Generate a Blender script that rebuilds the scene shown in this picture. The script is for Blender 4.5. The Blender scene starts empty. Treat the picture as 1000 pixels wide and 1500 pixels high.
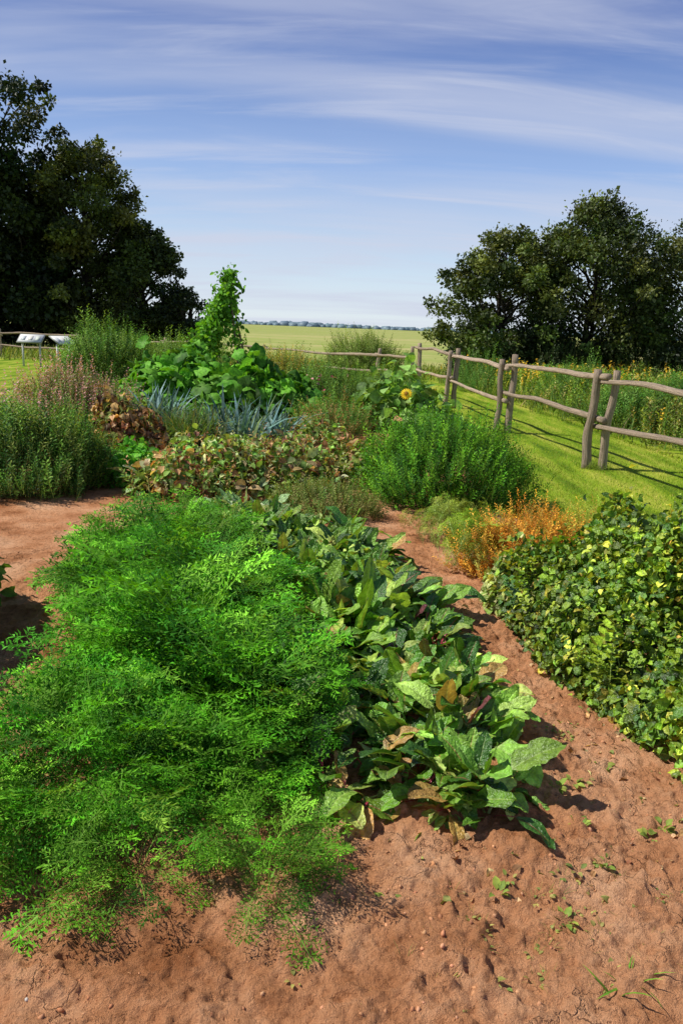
import bpy, math
import numpy as np
from mathutils import Vector, Matrix
rng = np.random.default_rng(7)
D = bpy.data
scene = bpy.context.scene
COL = scene.collection

# ------------------------------------------------------------------ helpers
TAB = np.random.default_rng(3).random((256, 256))
def vn(x, y, s=0):
    x = np.asarray(x, float) + s * 17.3; y = np.asarray(y, float) + s * 9.7
    xi = np.floor(x).astype(int); yi = np.floor(y).astype(int)
    fx = x - xi; fy = y - yi
    fx = fx * fx * (3 - 2 * fx); fy = fy * fy * (3 - 2 * fy)
    a = TAB[xi & 255, yi & 255]; b = TAB[(xi + 1) & 255, yi & 255]
    c = TAB[xi & 255, (yi + 1) & 255]; d = TAB[(xi + 1) & 255, (yi + 1) & 255]
    return (a * (1 - fx) + b * fx) * (1 - fy) + (c * (1 - fx) + d * fx) * fy
def fbm(x, y, o=4, s=0):
    r = 0; a = .5; t = 0
    for i in range(o):
        r = r + a * vn(x * 2 ** i, y * 2 ** i, s + i); t += a; a *= .5
    return r / t
def sdist(x, y, poly):
    """signed distance to polygon, positive inside"""
    x = np.asarray(x, float); y = np.asarray(y, float)
    P = np.array(poly, float); n = len(P)
    ins = np.zeros(x.shape, bool); dm = np.full(x.shape, 1e9)
    for i in range(n):
        ax, ay = P[i]; bx, by = P[(i + 1) % n]
        ex, ey = bx - ax, by - ay
        t = np.clip(((x - ax) * ex + (y - ay) * ey) / (ex * ex + ey * ey + 1e-12), 0, 1)
        dm = np.minimum(dm, np.hypot(x - ax - t * ex, y - ay - t * ey))
        c = ((ay > y) != (by > y)) & (x < (bx - ax) * (y - ay) / (by - ay + 1e-12) + ax)
        ins ^= c
    return np.where(ins, dm, -dm)
def sstep(a, b, x):
    t = np.clip((x - a) / (b - a), 0, 1); return t * t * (3 - 2 * t)
def norm(a):
    return a / (np.linalg.norm(a, axis=-1, keepdims=True) + 1e-9)
def basis(Dr, N):
    Dr = norm(Dr); X = norm(np.cross(Dr, N)); N2 = np.cross(X, Dr)
    return np.stack([X, Dr, N2], axis=-1)
class T:
    def __init__(s, v, f, sh=None, p=None):
        s.v = np.array(v, float); s.f = np.array(f, int)
        s.s = np.ones(len(s.v)) if sh is None else np.array(sh, float)
        s.p = np.zeros(len(s.v)) if p is None else np.array(p, float)
def inst(t, P, R, S, C, pale):
    k = len(P); n = len(t.v)
    V = np.einsum('kij,nj->kni', R, t.v) * S[:, None, None] + P[:, None, :]
    col = C[:, None, :] * t.s[None, :, None]
    p = t.p[None, :, None]
    pl = np.broadcast_to(np.array(pale, float), (k, 3))[:, None, :]
    col = col * (1 - p) + pl * p
    F = t.f[None] + (np.arange(k) * n)[:, None, None]
    return V.reshape(-1, 3), F.reshape(-1, 3), col.reshape(-1, 3)
def scat(temps, P, Dr, N, S, C, pale=(.3, .4, .15)):
    if not isinstance(temps, list): temps = [temps]
    P = np.asarray(P, float); k = len(P)
    S = np.broadcast_to(np.asarray(S, float), (k,))
    pale = np.broadcast_to(np.array(pale, float), (k, 3))
    R = basis(Dr, N); idx = rng.integers(0, len(temps), k); out = []
    for i, t in enumerate(temps):
        m = idx == i
        if m.any(): out.append(inst(t, P[m], R[m], S[m], C[m], pale[m]))
    return out
def build(name, parts, mat, parent=None, smooth=False, extra=None):
    V = []; F = []; C = []; o = 0
    for v, f, c in parts:
        V.append(v); F.append(f + o); C.append(c); o += len(v)
    V = np.concatenate(V); F = np.concatenate(F); C = np.concatenate(C)
    me = D.meshes.new(name)
    me.vertices.add(len(V)); me.vertices.foreach_set('co', V.astype(np.float32).ravel())
    me.loops.add(F.size); me.loops.foreach_set('vertex_index', F.astype(np.int32).ravel())
    me.polygons.add(len(F)); me.polygons.foreach_set('loop_start', np.arange(0, F.size, 3, dtype=np.int32))
    if smooth: me.polygons.foreach_set('use_smooth', np.ones(len(F), bool))
    me.update(calc_edges=True)
    a = me.attributes.new('Col', 'FLOAT_COLOR', 'POINT')
    a.data.foreach_set('color', np.concatenate([C, np.ones((len(C), 1))], 1).astype(np.float32).ravel())
    if extra is not None:
        b = me.attributes.new('gr', 'FLOAT_VECTOR', 'POINT')
        b.data.foreach_set('vector', extra.astype(np.float32).ravel())
    me.materials.append(mat)
    ob = D.objects.new(name, me); COL.objects.link(ob)
    if parent: ob.parent = parent
    return ob
def pick(pal, k, jit=.18, w=None):
    pal = np.array(pal, float)
    if w is not None: w = np.array(w, float) / np.sum(w)
    c = pal[rng.choice(len(pal), k, p=w)]
    return np.clip(c * (1 + rng.normal(0, jit, (k, 1))) * (1 + rng.normal(0, jit * .3, (k, 3))), .004, .9)
def rdir(k):
    return norm(rng.normal(size=(k, 3)))
def empty(name, loc=(0, 0, 0)):
    e = D.objects.new(name, None); COL.objects.link(e); e.empty_display_size = .3
    return e

# ------------------------------------------------------------------ materials
def nt(name):
    m = D.materials.new(name); m.use_nodes = True; n = m.node_tree; n.nodes.clear(); return m, n
def leafmat(name, rough=.5, trans=.35, spec=.35, nscale=30, gain=1., bump=0.):
    m, n = nt(name); N = n.nodes; L = n.links
    at = N.new('ShaderNodeAttribute'); at.attribute_name = 'Col'
    tc = N.new('ShaderNodeTexCoord'); no = N.new('ShaderNodeTexNoise'); no.inputs['Scale'].default_value = nscale
    no.inputs['Detail'].default_value = 3
    L.new(tc.outputs['Object'], no.inputs['Vector'])
    mr = N.new('ShaderNodeMapRange'); mr.inputs[1].default_value = .3; mr.inputs[2].default_value = .7
    mr.inputs[3].default_value = .62 * gain; mr.inputs[4].default_value = 1.34 * gain
    L.new(no.outputs['Fac'], mr.inputs[0])
    mx = N.new('ShaderNodeMixRGB'); mx.blend_type = 'MULTIPLY'; mx.inputs[0].default_value = 1
    L.new(at.outputs['Color'], mx.inputs[1]); L.new(mr.outputs[0], mx.inputs[2])
    p = N.new('ShaderNodeBsdfPrincipled'); p.inputs['Roughness'].default_value = rough
    p.inputs['Specular IOR Level'].default_value = spec
    L.new(mx.outputs[0], p.inputs['Base Color'])
    if bump:
        b2 = N.new('ShaderNodeTexNoise'); b2.inputs['Scale'].default_value = 85; b2.inputs['Detail'].default_value = 2
        L.new(tc.outputs['Object'], b2.inputs['Vector'])
        bp = N.new('ShaderNodeBump'); bp.inputs['Distance'].default_value = bump; bp.inputs['Strength'].default_value = 1
        L.new(b2.outputs['Fac'], bp.inputs['Height']); L.new(bp.outputs[0], p.inputs['Normal'])
    t = N.new('ShaderNodeBsdfTranslucent')
    m2 = N.new('ShaderNodeMixRGB'); m2.blend_type = 'MULTIPLY'; m2.inputs[0].default_value = 1
    m2.inputs[2].default_value = (1.6, 1.4, .5, 1)
    L.new(mx.outputs[0], m2.inputs[1]); L.new(m2.outputs[0], t.inputs['Color'])
    ms = N.new('ShaderNodeMixShader'); ms.inputs[0].default_value = trans
    L.new(p.outputs[0], ms.inputs[1]); L.new(t.outputs[0], ms.inputs[2])
    o = N.new('ShaderNodeOutputMaterial'); L.new(ms.outputs[0], o.inputs[0])
    return m
M_leaf = leafmat('leaf_matte', .6, .27, .18, gain=1.6)
M_glossy = leafmat('leaf_crinkled', .36, .22, .5, 45, gain=1.5, bump=.010)
M_tree = leafmat('tree_leaf', .5, .2, .3, 2, gain=1.0)
M_feather = leafmat('feathery_leaf', .6, .26, .15, 7, gain=1.6)
def simplemat(name, rough, bump=0):
    m, n = nt(name); N = n.nodes; L = n.links
    c = N.new('ShaderNodeAttribute'); c.attribute_name = 'Col'
    no = N.new('ShaderNodeTexNoise'); no.inputs['Scale'].default_value = 220; tc = N.new('ShaderNodeTexCoord'); L.new(tc.outputs['Object'], no.inputs['Vector'])
    mr = N.new('ShaderNodeMapRange'); mr.inputs[3].default_value = 1 - bump; mr.inputs[4].default_value = 1 + bump; L.new(no.outputs['Fac'], mr.inputs[0])
    mx = N.new('ShaderNodeMixRGB'); mx.blend_type = 'MULTIPLY'; mx.inputs[0].default_value = 1
    L.new(c.outputs['Color'], mx.inputs[1]); L.new(mr.outputs[0], mx.inputs[2])
    p = N.new('ShaderNodeBsdfPrincipled'); p.inputs['Roughness'].default_value = rough; L.new(mx.outputs[0], p.inputs['Base Color'])
    p.inputs['Specular IOR Level'].default_value = .2
    o = N.new('ShaderNodeOutputMaterial'); L.new(p.outputs[0], o.inputs[0]); return m
M_paint = simplemat('panel_paint', .4)
M_clod = simplemat('clay_clod', .95, .35)

def ramp(N, stops):
    r = N.new('ShaderNodeValToRGB'); e = r.color_ramp.elements
    e[0].position, e[0].color = stops[0][0], (*stops[0][1], 1)
    e[1].position, e[1].color = stops[-1][0], (*stops[-1][1], 1)
    for p, c in stops[1:-1]:
        x = e.new(p); x.color = (*c, 1)
    return r
def soilmat():
    m, n = nt('red_clay_soil'); N = n.nodes; L = n.links
    tc = N.new('ShaderNodeTexCoord')
    def noise(s, d=6, r=.6):
        x = N.new('ShaderNodeTexNoise'); x.inputs['Scale'].default_value = s; x.inputs['Detail'].default_value = d
        x.inputs['Roughness'].default_value = r; L.new(tc.outputs['Object'], x.inputs['Vector']); return x
    a = noise(2.4, 9, .65); b = noise(30, 6, .75); c = noise(110, 4, .75)
    r1 = ramp(N, [(.34, (.40, .155, .06)), (.48, (.68, .315, .15)), (.66, (.86, .48, .27))])
    L.new(a.outputs['Fac'], r1.inputs[0])
    r2 = ramp(N, [(.3, (.5, .43, .37)), (.47, (1, 1, 1)), (.75, (1.14, 1.14, 1.14))])
    L.new(b.outputs['Fac'], r2.inputs[0])
    mx = N.new('ShaderNodeMixRGB'); mx.blend_type = 'MULTIPLY'; mx.inputs[0].default_value = .9
    L.new(r1.outputs[0], mx.inputs[1]); L.new(r2.outputs[0], mx.inputs[2])
    vo = N.new('ShaderNodeTexVoronoi'); vo.feature = 'DISTANCE_TO_EDGE'; vo.inputs['Scale'].default_value = 3.4
    wv = N.new('ShaderNodeVectorMath'); wv.operation = 'ADD'
    sc = N.new('ShaderNodeVectorMath'); sc.operation = 'SCALE'; sc.inputs['Scale'].default_value = .4
    nz = noise(6, 6); L.new(nz.outputs['Color'], sc.inputs[0]); L.new(sc.outputs[0], wv.inputs[0]); L.new(tc.outputs['Object'], wv.inputs[1])
    L.new(wv.outputs[0], vo.inputs['Vector'])
    cr = N.new('ShaderNodeMapRange'); cr.inputs[1].default_value = 0; cr.inputs[2].default_value = .03
    L.new(vo.outputs['Distance'], cr.inputs[0])
    msk = noise(2.3, 4); mk = N.new('ShaderNodeMapRange'); mk.inputs[1].default_value = .48; mk.inputs[2].default_value = .60
    L.new(msk.outputs['Fac'], mk.inputs[0])
    ck = N.new('ShaderNodeMixRGB'); ck.inputs[1].default_value = (1, 1, 1, 1)
    L.new(mk.outputs[0], ck.inputs[0]); L.new(cr.outputs[0], ck.inputs[2])
    h1 = N.new('ShaderNodeMath'); h1.operation = 'MULTIPLY_ADD'; h1.inputs[1].default_value = .5
    L.new(c.outputs['Fac'], h1.inputs[0]); L.new(b.outputs['Fac'], h1.inputs[2])
    h2 = N.new('ShaderNodeMath'); h2.operation = 'MULTIPLY_ADD'; h2.inputs[1].default_value = .7
    L.new(ck.outputs[0], h2.inputs[0]); L.new(h1.outputs[0], h2.inputs[2])
    bp = N.new('ShaderNodeBump'); bp.inputs['Strength'].default_value = 1; bp.inputs['Distance'].default_value = .034
    L.new(h2.outputs[0], bp.inputs['Height'])
    p = N.new('ShaderNodeBsdfPrincipled'); p.inputs['Roughness'].default_value = .95
    p.inputs['Specular IOR Level'].default_value = .1
    L.new(mx.outputs[0], p.inputs['Base Color']); L.new(bp.outputs[0], p.inputs['Normal'])
    o = N.new('ShaderNodeOutputMaterial'); L.new(p.outputs[0], o.inputs[0])
    return m
M_soil = soilmat()
def groundmat(name, stops, s1, s2, bump, stretch=(1, 1, 1), stripe=0):
    m, n = nt(name); N = n.nodes; L = n.links
    tc = N.new('ShaderNodeTexCoord'); mp = N.new('ShaderNodeMapping'); mp.inputs['Scale'].default_value = stretch
    mp.inputs['Rotation'].default_value = (0, 0, .12)
    L.new(tc.outputs['Object'], mp.inputs[0])
    a = N.new('ShaderNodeTexNoise'); a.inputs['Scale'].default_value = s1; a.inputs['Detail'].default_value = 6
    b = N.new('ShaderNodeTexNoise'); b.inputs['Scale'].default_value = s2; b.inputs['Detail'].default_value = 4
    L.new(mp.outputs[0], a.inputs['Vector']); L.new(tc.outputs['Object'], b.inputs['Vector'])
    ad = N.new('ShaderNodeMath'); ad.operation = 'MULTIPLY_ADD'; ad.inputs[1].default_value = .4
    L.new(b.outputs['Fac'], ad.inputs[0]); L.new(a.outputs['Fac'], ad.inputs[2])
    r = ramp(N, stops); L.new(ad.outputs[0], r.inputs[0])
    bp = N.new('ShaderNodeBump'); bp.inputs['Strength'].default_value = .6; bp.inputs['Distance'].default_value = bump
    L.new(b.outputs['Fac'], bp.inputs['Height'])
    p = N.new('ShaderNodeBsdfPrincipled'); p.inputs['Roughness'].default_value = .9; p.inputs['Specular IOR Level'].default_value = .1
    L.new(r.outputs[0], p.inputs['Base Color']); L.new(bp.outputs[0], p.inputs['Normal'])
    o = N.new('ShaderNodeOutputMaterial'); L.new(p.outputs[0], o.inputs[0])
    return m
M_lawn = groundmat('mown_lawn', [(.50, (.06, .13, .008)), (.68, (.20, .31, .015)), (.86, (.40, .41, .06))], 1.1, 60, .02, (2.6, .4, 1))
M_field = groundmat('far_meadow', [(.48, (.15, .22, .04)), (.66, (.30, .35, .08)), (.88, (.47, .41, .17))], .03, .6, .05, (.3, 3, 1))
def woodmat():
    m, n = nt('weathered_wood'); N = n.nodes; L = n.links
    at = N.new('ShaderNodeAttribute'); at.attribute_name = 'gr'
    c = N.new('ShaderNodeAttribute'); c.attribute_name = 'Col'
    mp = N.new('ShaderNodeMapping'); mp.inputs['Scale'].default_value = (2.2, 2.2, 1.2); L.new(at.outputs['Vector'], mp.inputs[0])
    a = N.new('ShaderNodeTexNoise'); a.inputs['Scale'].default_value = 3; a.inputs['Detail'].default_value = 8; a.inputs['Roughness'].default_value = .75
    L.new(mp.outputs[0], a.inputs['Vector'])
    r = ramp(N, [(.34, (.16, .14, .12)), (.5, (.8, .77, .72)), (.68, (1.4, 1.34, 1.22))]); L.new(a.outputs['Fac'], r.inputs[0])
    mx = N.new('ShaderNodeMixRGB'); mx.blend_type = 'MULTIPLY'; mx.inputs[0].default_value = 1
    L.new(c.outputs['Color'], mx.inputs[1]); L.new(r.outputs[0], mx.inputs[2])
    bp = N.new('ShaderNodeBump'); bp.inputs['Distance'].default_value = .03; L.new(a.outputs['Fac'], bp.inputs['Height'])
    p = N.new('ShaderNodeBsdfPrincipled'); p.inputs['Roughness'].default_value = .85; p.inputs['Specular IOR Level'].default_value = .2
    L.new(mx.outputs[0], p.inputs['Base Color']); L.new(bp.outputs[0], p.inputs['Normal'])
    o = N.new('ShaderNodeOutputMaterial'); L.new(p.outputs[0], o.inputs[0]); return m
M_wood = woodmat()

# ------------------------------------------------------------------ templates
def leaf(nL=3, nW=1, W=.5, k=.8, fold=.25, wave=0., ph=0., pet=0., pw=.03, e1=.8, e2=.9, midpale=.0, twist=0., crin=0., seed=0):
    """leaf along +Y, unit length, arcs to -Z."""
    r = np.random.default_rng(seed)
    cols = np.linspace(-1, 1, 2 * nW + 1)
    if nW == 2: cols = np.array([-1, -.5, -.09, 0, .09, .5, 1])
    st = []
    if pet > 0: st += [0., pet * .5]
    st += list(np.linspace(pet, 1, nL + 1))
    v = []; sh = []; pl = []
    for t in st:
        if pet > 0 and t < pet - 1e-6: w = pw / 2
        else:
            s = (t - pet) / (1 - pet)
            w = max(W / 2 * math.sin(math.pi * min(max(s, 0), 1) ** e1) ** e2, pw / 2 if s < .5 else .004)
        yy = math.sin(k * t) / k; zz = -(1 - math.cos(k * t)) / k
        nx, nz = math.sin(k * t), math.cos(k * t)
        for c in cols:
            x = c * w; off = fold * abs(x)
            if t > pet:
                if abs(c) > .2:
                    off += wave * abs(c) * math.sin(17 * t + ph + 2.2 * np.sign(c)) + r.normal(0, crin)
                    x *= 1 + r.normal(0, crin * 6)
                off -= .006 * (abs(c) < .01) * (crin > 0)
            a = twist * t
            v.append((x * math.cos(a), yy + off * nx + x * math.sin(a) * .3, zz + off * nz + x * math.sin(a)))
            ispet = (pet > 0 and t < pet + 1e-6)
            pl.append(1. if ispet else (midpale * (1 - .5 * t) if abs(c) < .01 else 0))
            sh.append(1.0 + .12 * math.sin(9 * t + 3 * c + ph) + r.normal(0, crin * 8))
    f = []; m = len(cols)
    for i in range(len(st) - 1):
        for j in range(m - 1):
            a = i * m + j
            f += [(a, a + 1, a + m + 1), (a, a + m + 1, a + m)]
    return T(v, f, sh, pl)
def frond(seed):
    r = np.random.default_rng(seed); k = .9 + r.random() * 1.0
    v = []; f = []; p = []; sh = []
    def tri(a, b, c, pa=0, s=1.):
        n = len(v); v.extend([a, b, c]); f.append((n, n + 1, n + 2)); p.extend([pa] * 3); sh.extend([s] * 3)
    def cur(t): return np.array([0, math.sin(k * t) / k, -(1 - math.cos(k * t)) / k])
    def tan(t): return np.array([0, math.cos(k * t), -math.sin(k * t)])
    for i in range(6):
        a, b = cur(i / 6), cur((i + 1) / 6); w = np.array([.009, 0, 0])
        tri(a - w, a + w, b, .7)
    npn = 8
    for i in range(npn):
        t = .44 + .54 * i / (npn - 1)
        ln = .25 * math.sin(math.pi * (.22 + .74 * (t - .44) / .56)) ** .8 + .03
        for sgn in (-1, 1):
            o = cur(t); tg = tan(t); up = np.cross(np.array([1., 0, 0]), tg)
            d = np.array([sgn * .8, 0, 0]) + tg * .7 + up * (r.normal(0, .35) + .15); d /= np.linalg.norm(d)
            side = np.cross(d, up); side /= np.linalg.norm(side)
            nl = 5
            for q in range(nl):
                c = o + d * ln * (q + .7) / nl; c[2] -= .12 * ((q + 1) / nl) ** 2 * ln
                ll = (.068 - .006 * q) * (.75 + .5 * r.random())
                for s2 in (-1, 1):
                    dd = d * .75 + side * s2 * .7 + up * r.normal(0, .4); dd /= np.linalg.norm(dd)
                    w = np.cross(dd, up + r.normal(0, .4, 3)); w /= np.linalg.norm(w)
                    s = .38 + .85 * (t - .44) / .56 + .22 * q / nl + r.normal(0, .1)
                    tri(c - w * .008, c + w * .012 + dd * ll * .5, c + dd * ll, 0, s)
            tri(o, o + side * .006, o + d * ln * .9, .4)
    return T(v, f, sh, p)
def sprig(seed, n=16, L=.22, W=.05, up=.8, top=0):
    r = np.random.default_rng(seed); v = []; f = []; p = []; sh = []
    w = .008
    v += [(-w, 0, 0), (w, 0, 0), (0, 1, .02)]; f.append((0, 1, 2)); p += [.5] * 3; sh += [1] * 3
    for i in range(n):
        t = .12 + .86 * i / (n - 1); a = i * 2.4 + r.random()
        o = np.array([0, t, 0]); d = np.array([math.cos(a), up + r.normal(0, .2), math.sin(a)]); d /= np.linalg.norm(d)
        sd = np.cross(d, [0, 1, 0]); sd /= np.linalg.norm(sd) + 1e-6
        l = L * (1.15 - .6 * t) * (.8 + .4 * r.random()); m = o + d * l * .5
        e = o + d * l + np.array([0, -.12 * l, 0]); k = len(v)
        v += [o, m - sd * W / 2, e, m + sd * W / 2]; f += [(k, k + 1, k + 2), (k, k + 2, k + 3)]
        q = 1. if (top and t > 1 - top) else 0.
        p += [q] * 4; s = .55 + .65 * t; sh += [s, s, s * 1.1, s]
    return T(v, f, sh, p)
def blade(W=.05, k=.9, n=4):
    v = []; f = []; sh = []
    for i in range(n):
        t = i / n; w = W / 2 * (1 - t ** 2 * .7)
        y = math.sin(k * t) / k; z = -(1 - math.cos(k * t)) / k
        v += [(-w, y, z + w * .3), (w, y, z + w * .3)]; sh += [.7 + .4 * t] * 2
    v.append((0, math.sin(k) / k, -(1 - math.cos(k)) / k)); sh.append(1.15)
    for i in range(n - 1):
        a = 2 * i; f += [(a, a + 1, a + 3), (a, a + 3, a + 2)]
    a = 2 * (n - 1); f.append((a, a + 1, a + 2))
    return T(v, f, sh)
def roundleaf(seed, lob=5, stalk=True):
    r = np.random.default_rng(seed); n = 20; v = [(0, 0, 0)]; sh = [1.05]; p = [.5]
    for ring, rr in ((1, .5), (2, 1.)):
        for i in range(n):
            a = 2 * math.pi * i / n
            rad = .5 * rr * (1 - (.16 * (ring == 2)) * abs(math.sin(a * lob / 2)) + .03 * r.normal())
            if abs(a - 1.5 * math.pi) < .3 and ring == 2: rad *= .45
            z = .10 * rr - .16 * rr ** 2 * (ring == 2) + .035 * r.normal() * rr + .03 * math.sin(3 * a)
            v.append((rad * math.cos(a), rad * math.sin(a), z)); sh.append(.95 + .1 * r.random()); p.append(0)
    f = []
    for i in range(n):
        j = (i + 1) % n
        f += [(0, 1 + i, 1 + j), (1 + i, 1 + n + i, 1 + n + j), (1 + i, 1 + n + j, 1 + j)]
    if stalk:
        b = len(v); v += [(-.015, 0, 0), (.015, 0, 0), (0, -.25, -.9)]; f.append((b, b + 1, b + 2)); sh += [1] * 3; p += [.8] * 3
    return T(v, f, sh, p)
def crumpled(seed):
    return leaf(5, 2, .6, 1.6 + .5 * (seed % 3), .5, .05, seed, 0, .03, .8, .8, .2, .5, .035, seed)
import bmesh
def ico(sub, seed, amp):
    bm = bmesh.new(); bmesh.ops.create_icosphere(bm, subdivisions=sub, radius=1)
    r = np.random.default_rng(seed)
    v = np.array([x.co[:] for x in bm.verts]); f = [[q.index for q in x.verts] for x in bm.faces]; bm.free()
    v = v * (1 + r.normal(0, amp, (len(v), 1))) * np.array([1, .8, .65]); return T(v, f)
TL_FROND = [frond(i) for i in range(7)]
TL_BEET = [leaf(10, 2, .24 + .045 * (i % 4), .35 + .27 * i, .22, .022, i * 1.3, .36, .030, .8, .62, .9, (i - 3.5) * .22, .010, i) for i in range(8)]
TL_LEAF = [leaf(3, 1, .62, .5 + .3 * i, .3, .0, 0, 0, .03, .8, .9, .15) for i in range(3)]
TL_POT = [leaf(3, 1, .66, .5 + .4 * i, .35, .03, i, 0, .03, .75, .8, .1, .1, .015, i) for i in range(5)]
TL_CRUMP = [crumpled(i) for i in range(5)]
TL_TLEAF = [leaf(2, 1, .6, .7, .25), leaf(2, 1, .75, .3, .2)]
TL_SPRIG = [sprig(i) for i in range(4)]
TL_BLADE = [blade(.06, .3 + .5 * i) for i in range(4)]
TL_THIN = [blade(.025, .3 + .5 * i, 3) for i in range(4)]
TL_ROUND = [roundleaf(i) for i in range(4)]
TL_CLOD = [ico(1, i, .32) for i in range(6)]

# ------------------------------------------------------------------ soil & ground
SOIL = [(-9, -4), (6, -4), (5, 5.5), (2.6, 6.0), (1.9, 6.6), (1.75, 8), (1.9, 10), (1.85, 14), (1.7, 19), (1.0, 22), (-3, 24), (-6, 20), (-6.6, 14), (-9, 11)]
BED = [(-1.3, 2.3), (.75, 2.35), (.8, 3.2), (.65, 4.7), (.35, 6.4), (-1.6, 6.6), (-1.5, 4)]
def soilz(x, y, fine=True):
    x = np.asarray(x, float); y = np.asarray(y, float)
    d = sdist(x, y, SOIL) + (fbm(x * 1.5, y * 1.5, 3, 5) - .5) * .5
    z = .03 + .07 * fbm(x * .9, y * .9, 3, 1) + .06 * sstep(-.45, .25, sdist(x, y, BED))
    if fine:
        near = sstep(9, 4, y)
        z = z + near * (.05 * (fbm(x * 4.5, y * 4.5, 3, 2) - .5) + .075 * (np.clip(fbm(x * 15, y * 15, 4, 8), .47, 1) - .5) + .036 * (fbm(x * 42, y * 42, 3, 4) - .5))
    return np.where(d > 0, -.06 + (z + .06) * sstep(0, .25, d), -.06)
def grid(xs, ys, zf):
    X, Y = np.meshgrid(xs, ys); Z = zf(X, Y)
    V = np.stack([X, Y, Z], -1).reshape(-1, 3); nx = len(xs); ny = len(ys)
    i, j = np.meshgrid(np.arange(nx - 1), np.arange(ny - 1)); a = (j * nx + i).ravel()
    F = np.concatenate([np.stack([a, a + 1, a + nx + 1], 1), np.stack([a, a + nx + 1, a + nx], 1)])
    return V, F
xs = np.concatenate([np.linspace(-9.5, -2.2, 60)[:-1], np.linspace(-2.2, 2.4, 560), np.linspace(2.4, 6.5, 40)[1:]])
ys = np.concatenate([np.linspace(-4.5, 1.4, 40)[:-1], np.geomspace(1.4, 25, 640)])
V, F = grid(xs, ys, soilz)
C = np.ones((len(V), 3))
build('garden_soil', [(V, F, C)], M_soil, smooth=True)
V, F = grid(np.linspace(-45, 14, 60), np.linspace(-12, 34, 60), lambda x, y: .004 + 0 * x)
build('lawn', [(V, F, np.ones((len(V), 3)))], M_lawn)
V, F = grid(np.linspace(-4000, 4000, 9), np.linspace(-4000, 4000, 9), lambda x, y: 0 * x)
build('ground', [(V, F, np.ones((len(V), 3)))], M_field)

def clods():
    k = 9000
    y = 1.3 + 5.5 * rng.random(k) ** 1.7; x = (rng.random(k) * 2 - 1) * (.55 * y + .3)
    keep = fbm(x * 2.5, y * 2.5, 3, 21) + rng.normal(0, .09, k) > .5; x = x[keep]; y = y[keep]; k = len(x)
    s = .0018 + .010 * rng.random(k) ** 7
    z = soilz(x, y) - s * .05
    c = pick([(.55, .26, .13), (.64, .32, .17), (.46, .20, .10)], k, .1)
    w = rng.random(k) > .993; c[w] = (.62, .55, .48)
    return scat(TL_CLOD, np.stack([x, y, z], 1), rdir(k), rdir(k), s, c)
build('soil_clods_and_pebbles', clods(), M_clod)

# ------------------------------------------------------------------ vegetation fns
def poly_points(poly, n, edge=0.):
    P = np.array(poly); lo = P.min(0); hi = P.max(0); out = np.zeros((0, 2))
    while len(out) < n:
        q = lo + (hi - lo) * rng.random((n * 2, 2)); d = sdist(q[:, 0], q[:, 1], poly) + edge * (vn(q[:, 0] * 3, q[:, 1] * 3, 9) - .5)
        out = np.concatenate([out, q[d > 0]])
    return out[:n]
def rooted(temps, xy, nl, size, pal, w=None, el=(30, 80), pale=(.3, .4, .15), jit=.18, lean=None, z=None, sj=.2, base_r=.015, ptone=0.):
    k = len(xy) * nl; X = np.repeat(xy, nl, 0); size = np.repeat(np.broadcast_to(size, (len(xy),)), nl)
    e = np.radians(rng.uniform(el[0], el[1], k)); a = rng.random(k) * 2 * np.pi
    Dr = np.stack([np.cos(a) * np.cos(e), np.sin(a) * np.cos(e), np.sin(e)], 1)
    if lean is not None: Dr = norm(Dr + np.repeat(lean, nl, 0))
    zz = soilz(X[:, 0], X[:, 1], False) if z is None else np.full(k, z)
    P = np.stack([X[:, 0] + base_r * np.cos(a), X[:, 1] + base_r * np.sin(a), zz - .005], 1)
    N = np.array([0, 0, 1.]) + rng.normal(0, .15, (k, 3))
    plc = np.atleast_2d(pale)
    if len(plc) > 1: pale = plc[rng.integers(0, len(plc), k)]
    pc = pick(pal, k, jit, w) * np.repeat(1 + rng.normal(0, ptone, len(xy)), nl).clip(.5, 1.6)[:, None]
    return scat(temps, P, Dr, N, size * (1 + rng.normal(0, sj, k)).clip(.4, 1.6), pc, pale)
def mound(temps, poly, H, n, size, pal, w=None, edge=.35, lump=.45, lsc=3.5, upn=.9, jit=.2, pale=(.3, .4, .15), dirup=0., seed=0, depth=.45, z0=None):
    P = poly_points(poly, n, .15); x, y = P[:, 0], P[:, 1]
    d = sdist(x, y, poly)
    h = H * (.25 + .75 * np.sqrt(np.clip(d / edge, 0, 1))) * (1 - lump + lump * 2 * fbm(x * lsc, y * lsc, 2, seed))
    u = 1 - depth * rng.random(n) ** 1.6 - (rng.random(n) < .3) * rng.random(n) * .4
    u = np.clip(np.where(d < edge * .5, rng.random(n) ** .7, u), .03, 1.05) * (1 + .12 * rng.normal(size=n) * (rng.random(n) < .3))
    g = (soilz(x, y, False) if z0 is None else z0)
    z = np.maximum(g, 0) + h * u
    e = .02
    gx = (sdist(x + e, y, poly) - d) / e; gy = (sdist(x, y + e, poly) - d) / e
    m = np.clip(1 - d / edge, 0, 1)
    Nr = np.stack([-gx * m, -gy * m, np.full(n, upn)], 1) + rng.normal(0, .45, (n, 3))
    Dr = np.stack([-gx * m, -gy * m, np.full(n, dirup)], 1) + rng.normal(0, .6, (n, 3))
    c = pick(pal, n, jit, w) * (.55 + .9 * fbm(x * 2, y * 2, 2, 13))[:, None]
    return scat(temps, np.stack([x, y, z], 1), norm(Dr), norm(Nr), size * (1 + rng.normal(0, .25, n)).clip(.4, 1.7), c, pale)
def circ(cx, cy, rx, ry=None, n=14, j=.12):
    ry = ry or rx; a = np.arange(n) / n * 2 * np.pi; r = 1 + rng.uniform(-j, j, n)
    return [(cx + rx * r[i] * math.cos(a[i]), cy + ry * r[i] * math.sin(a[i])) for i in range(n)]
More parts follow.
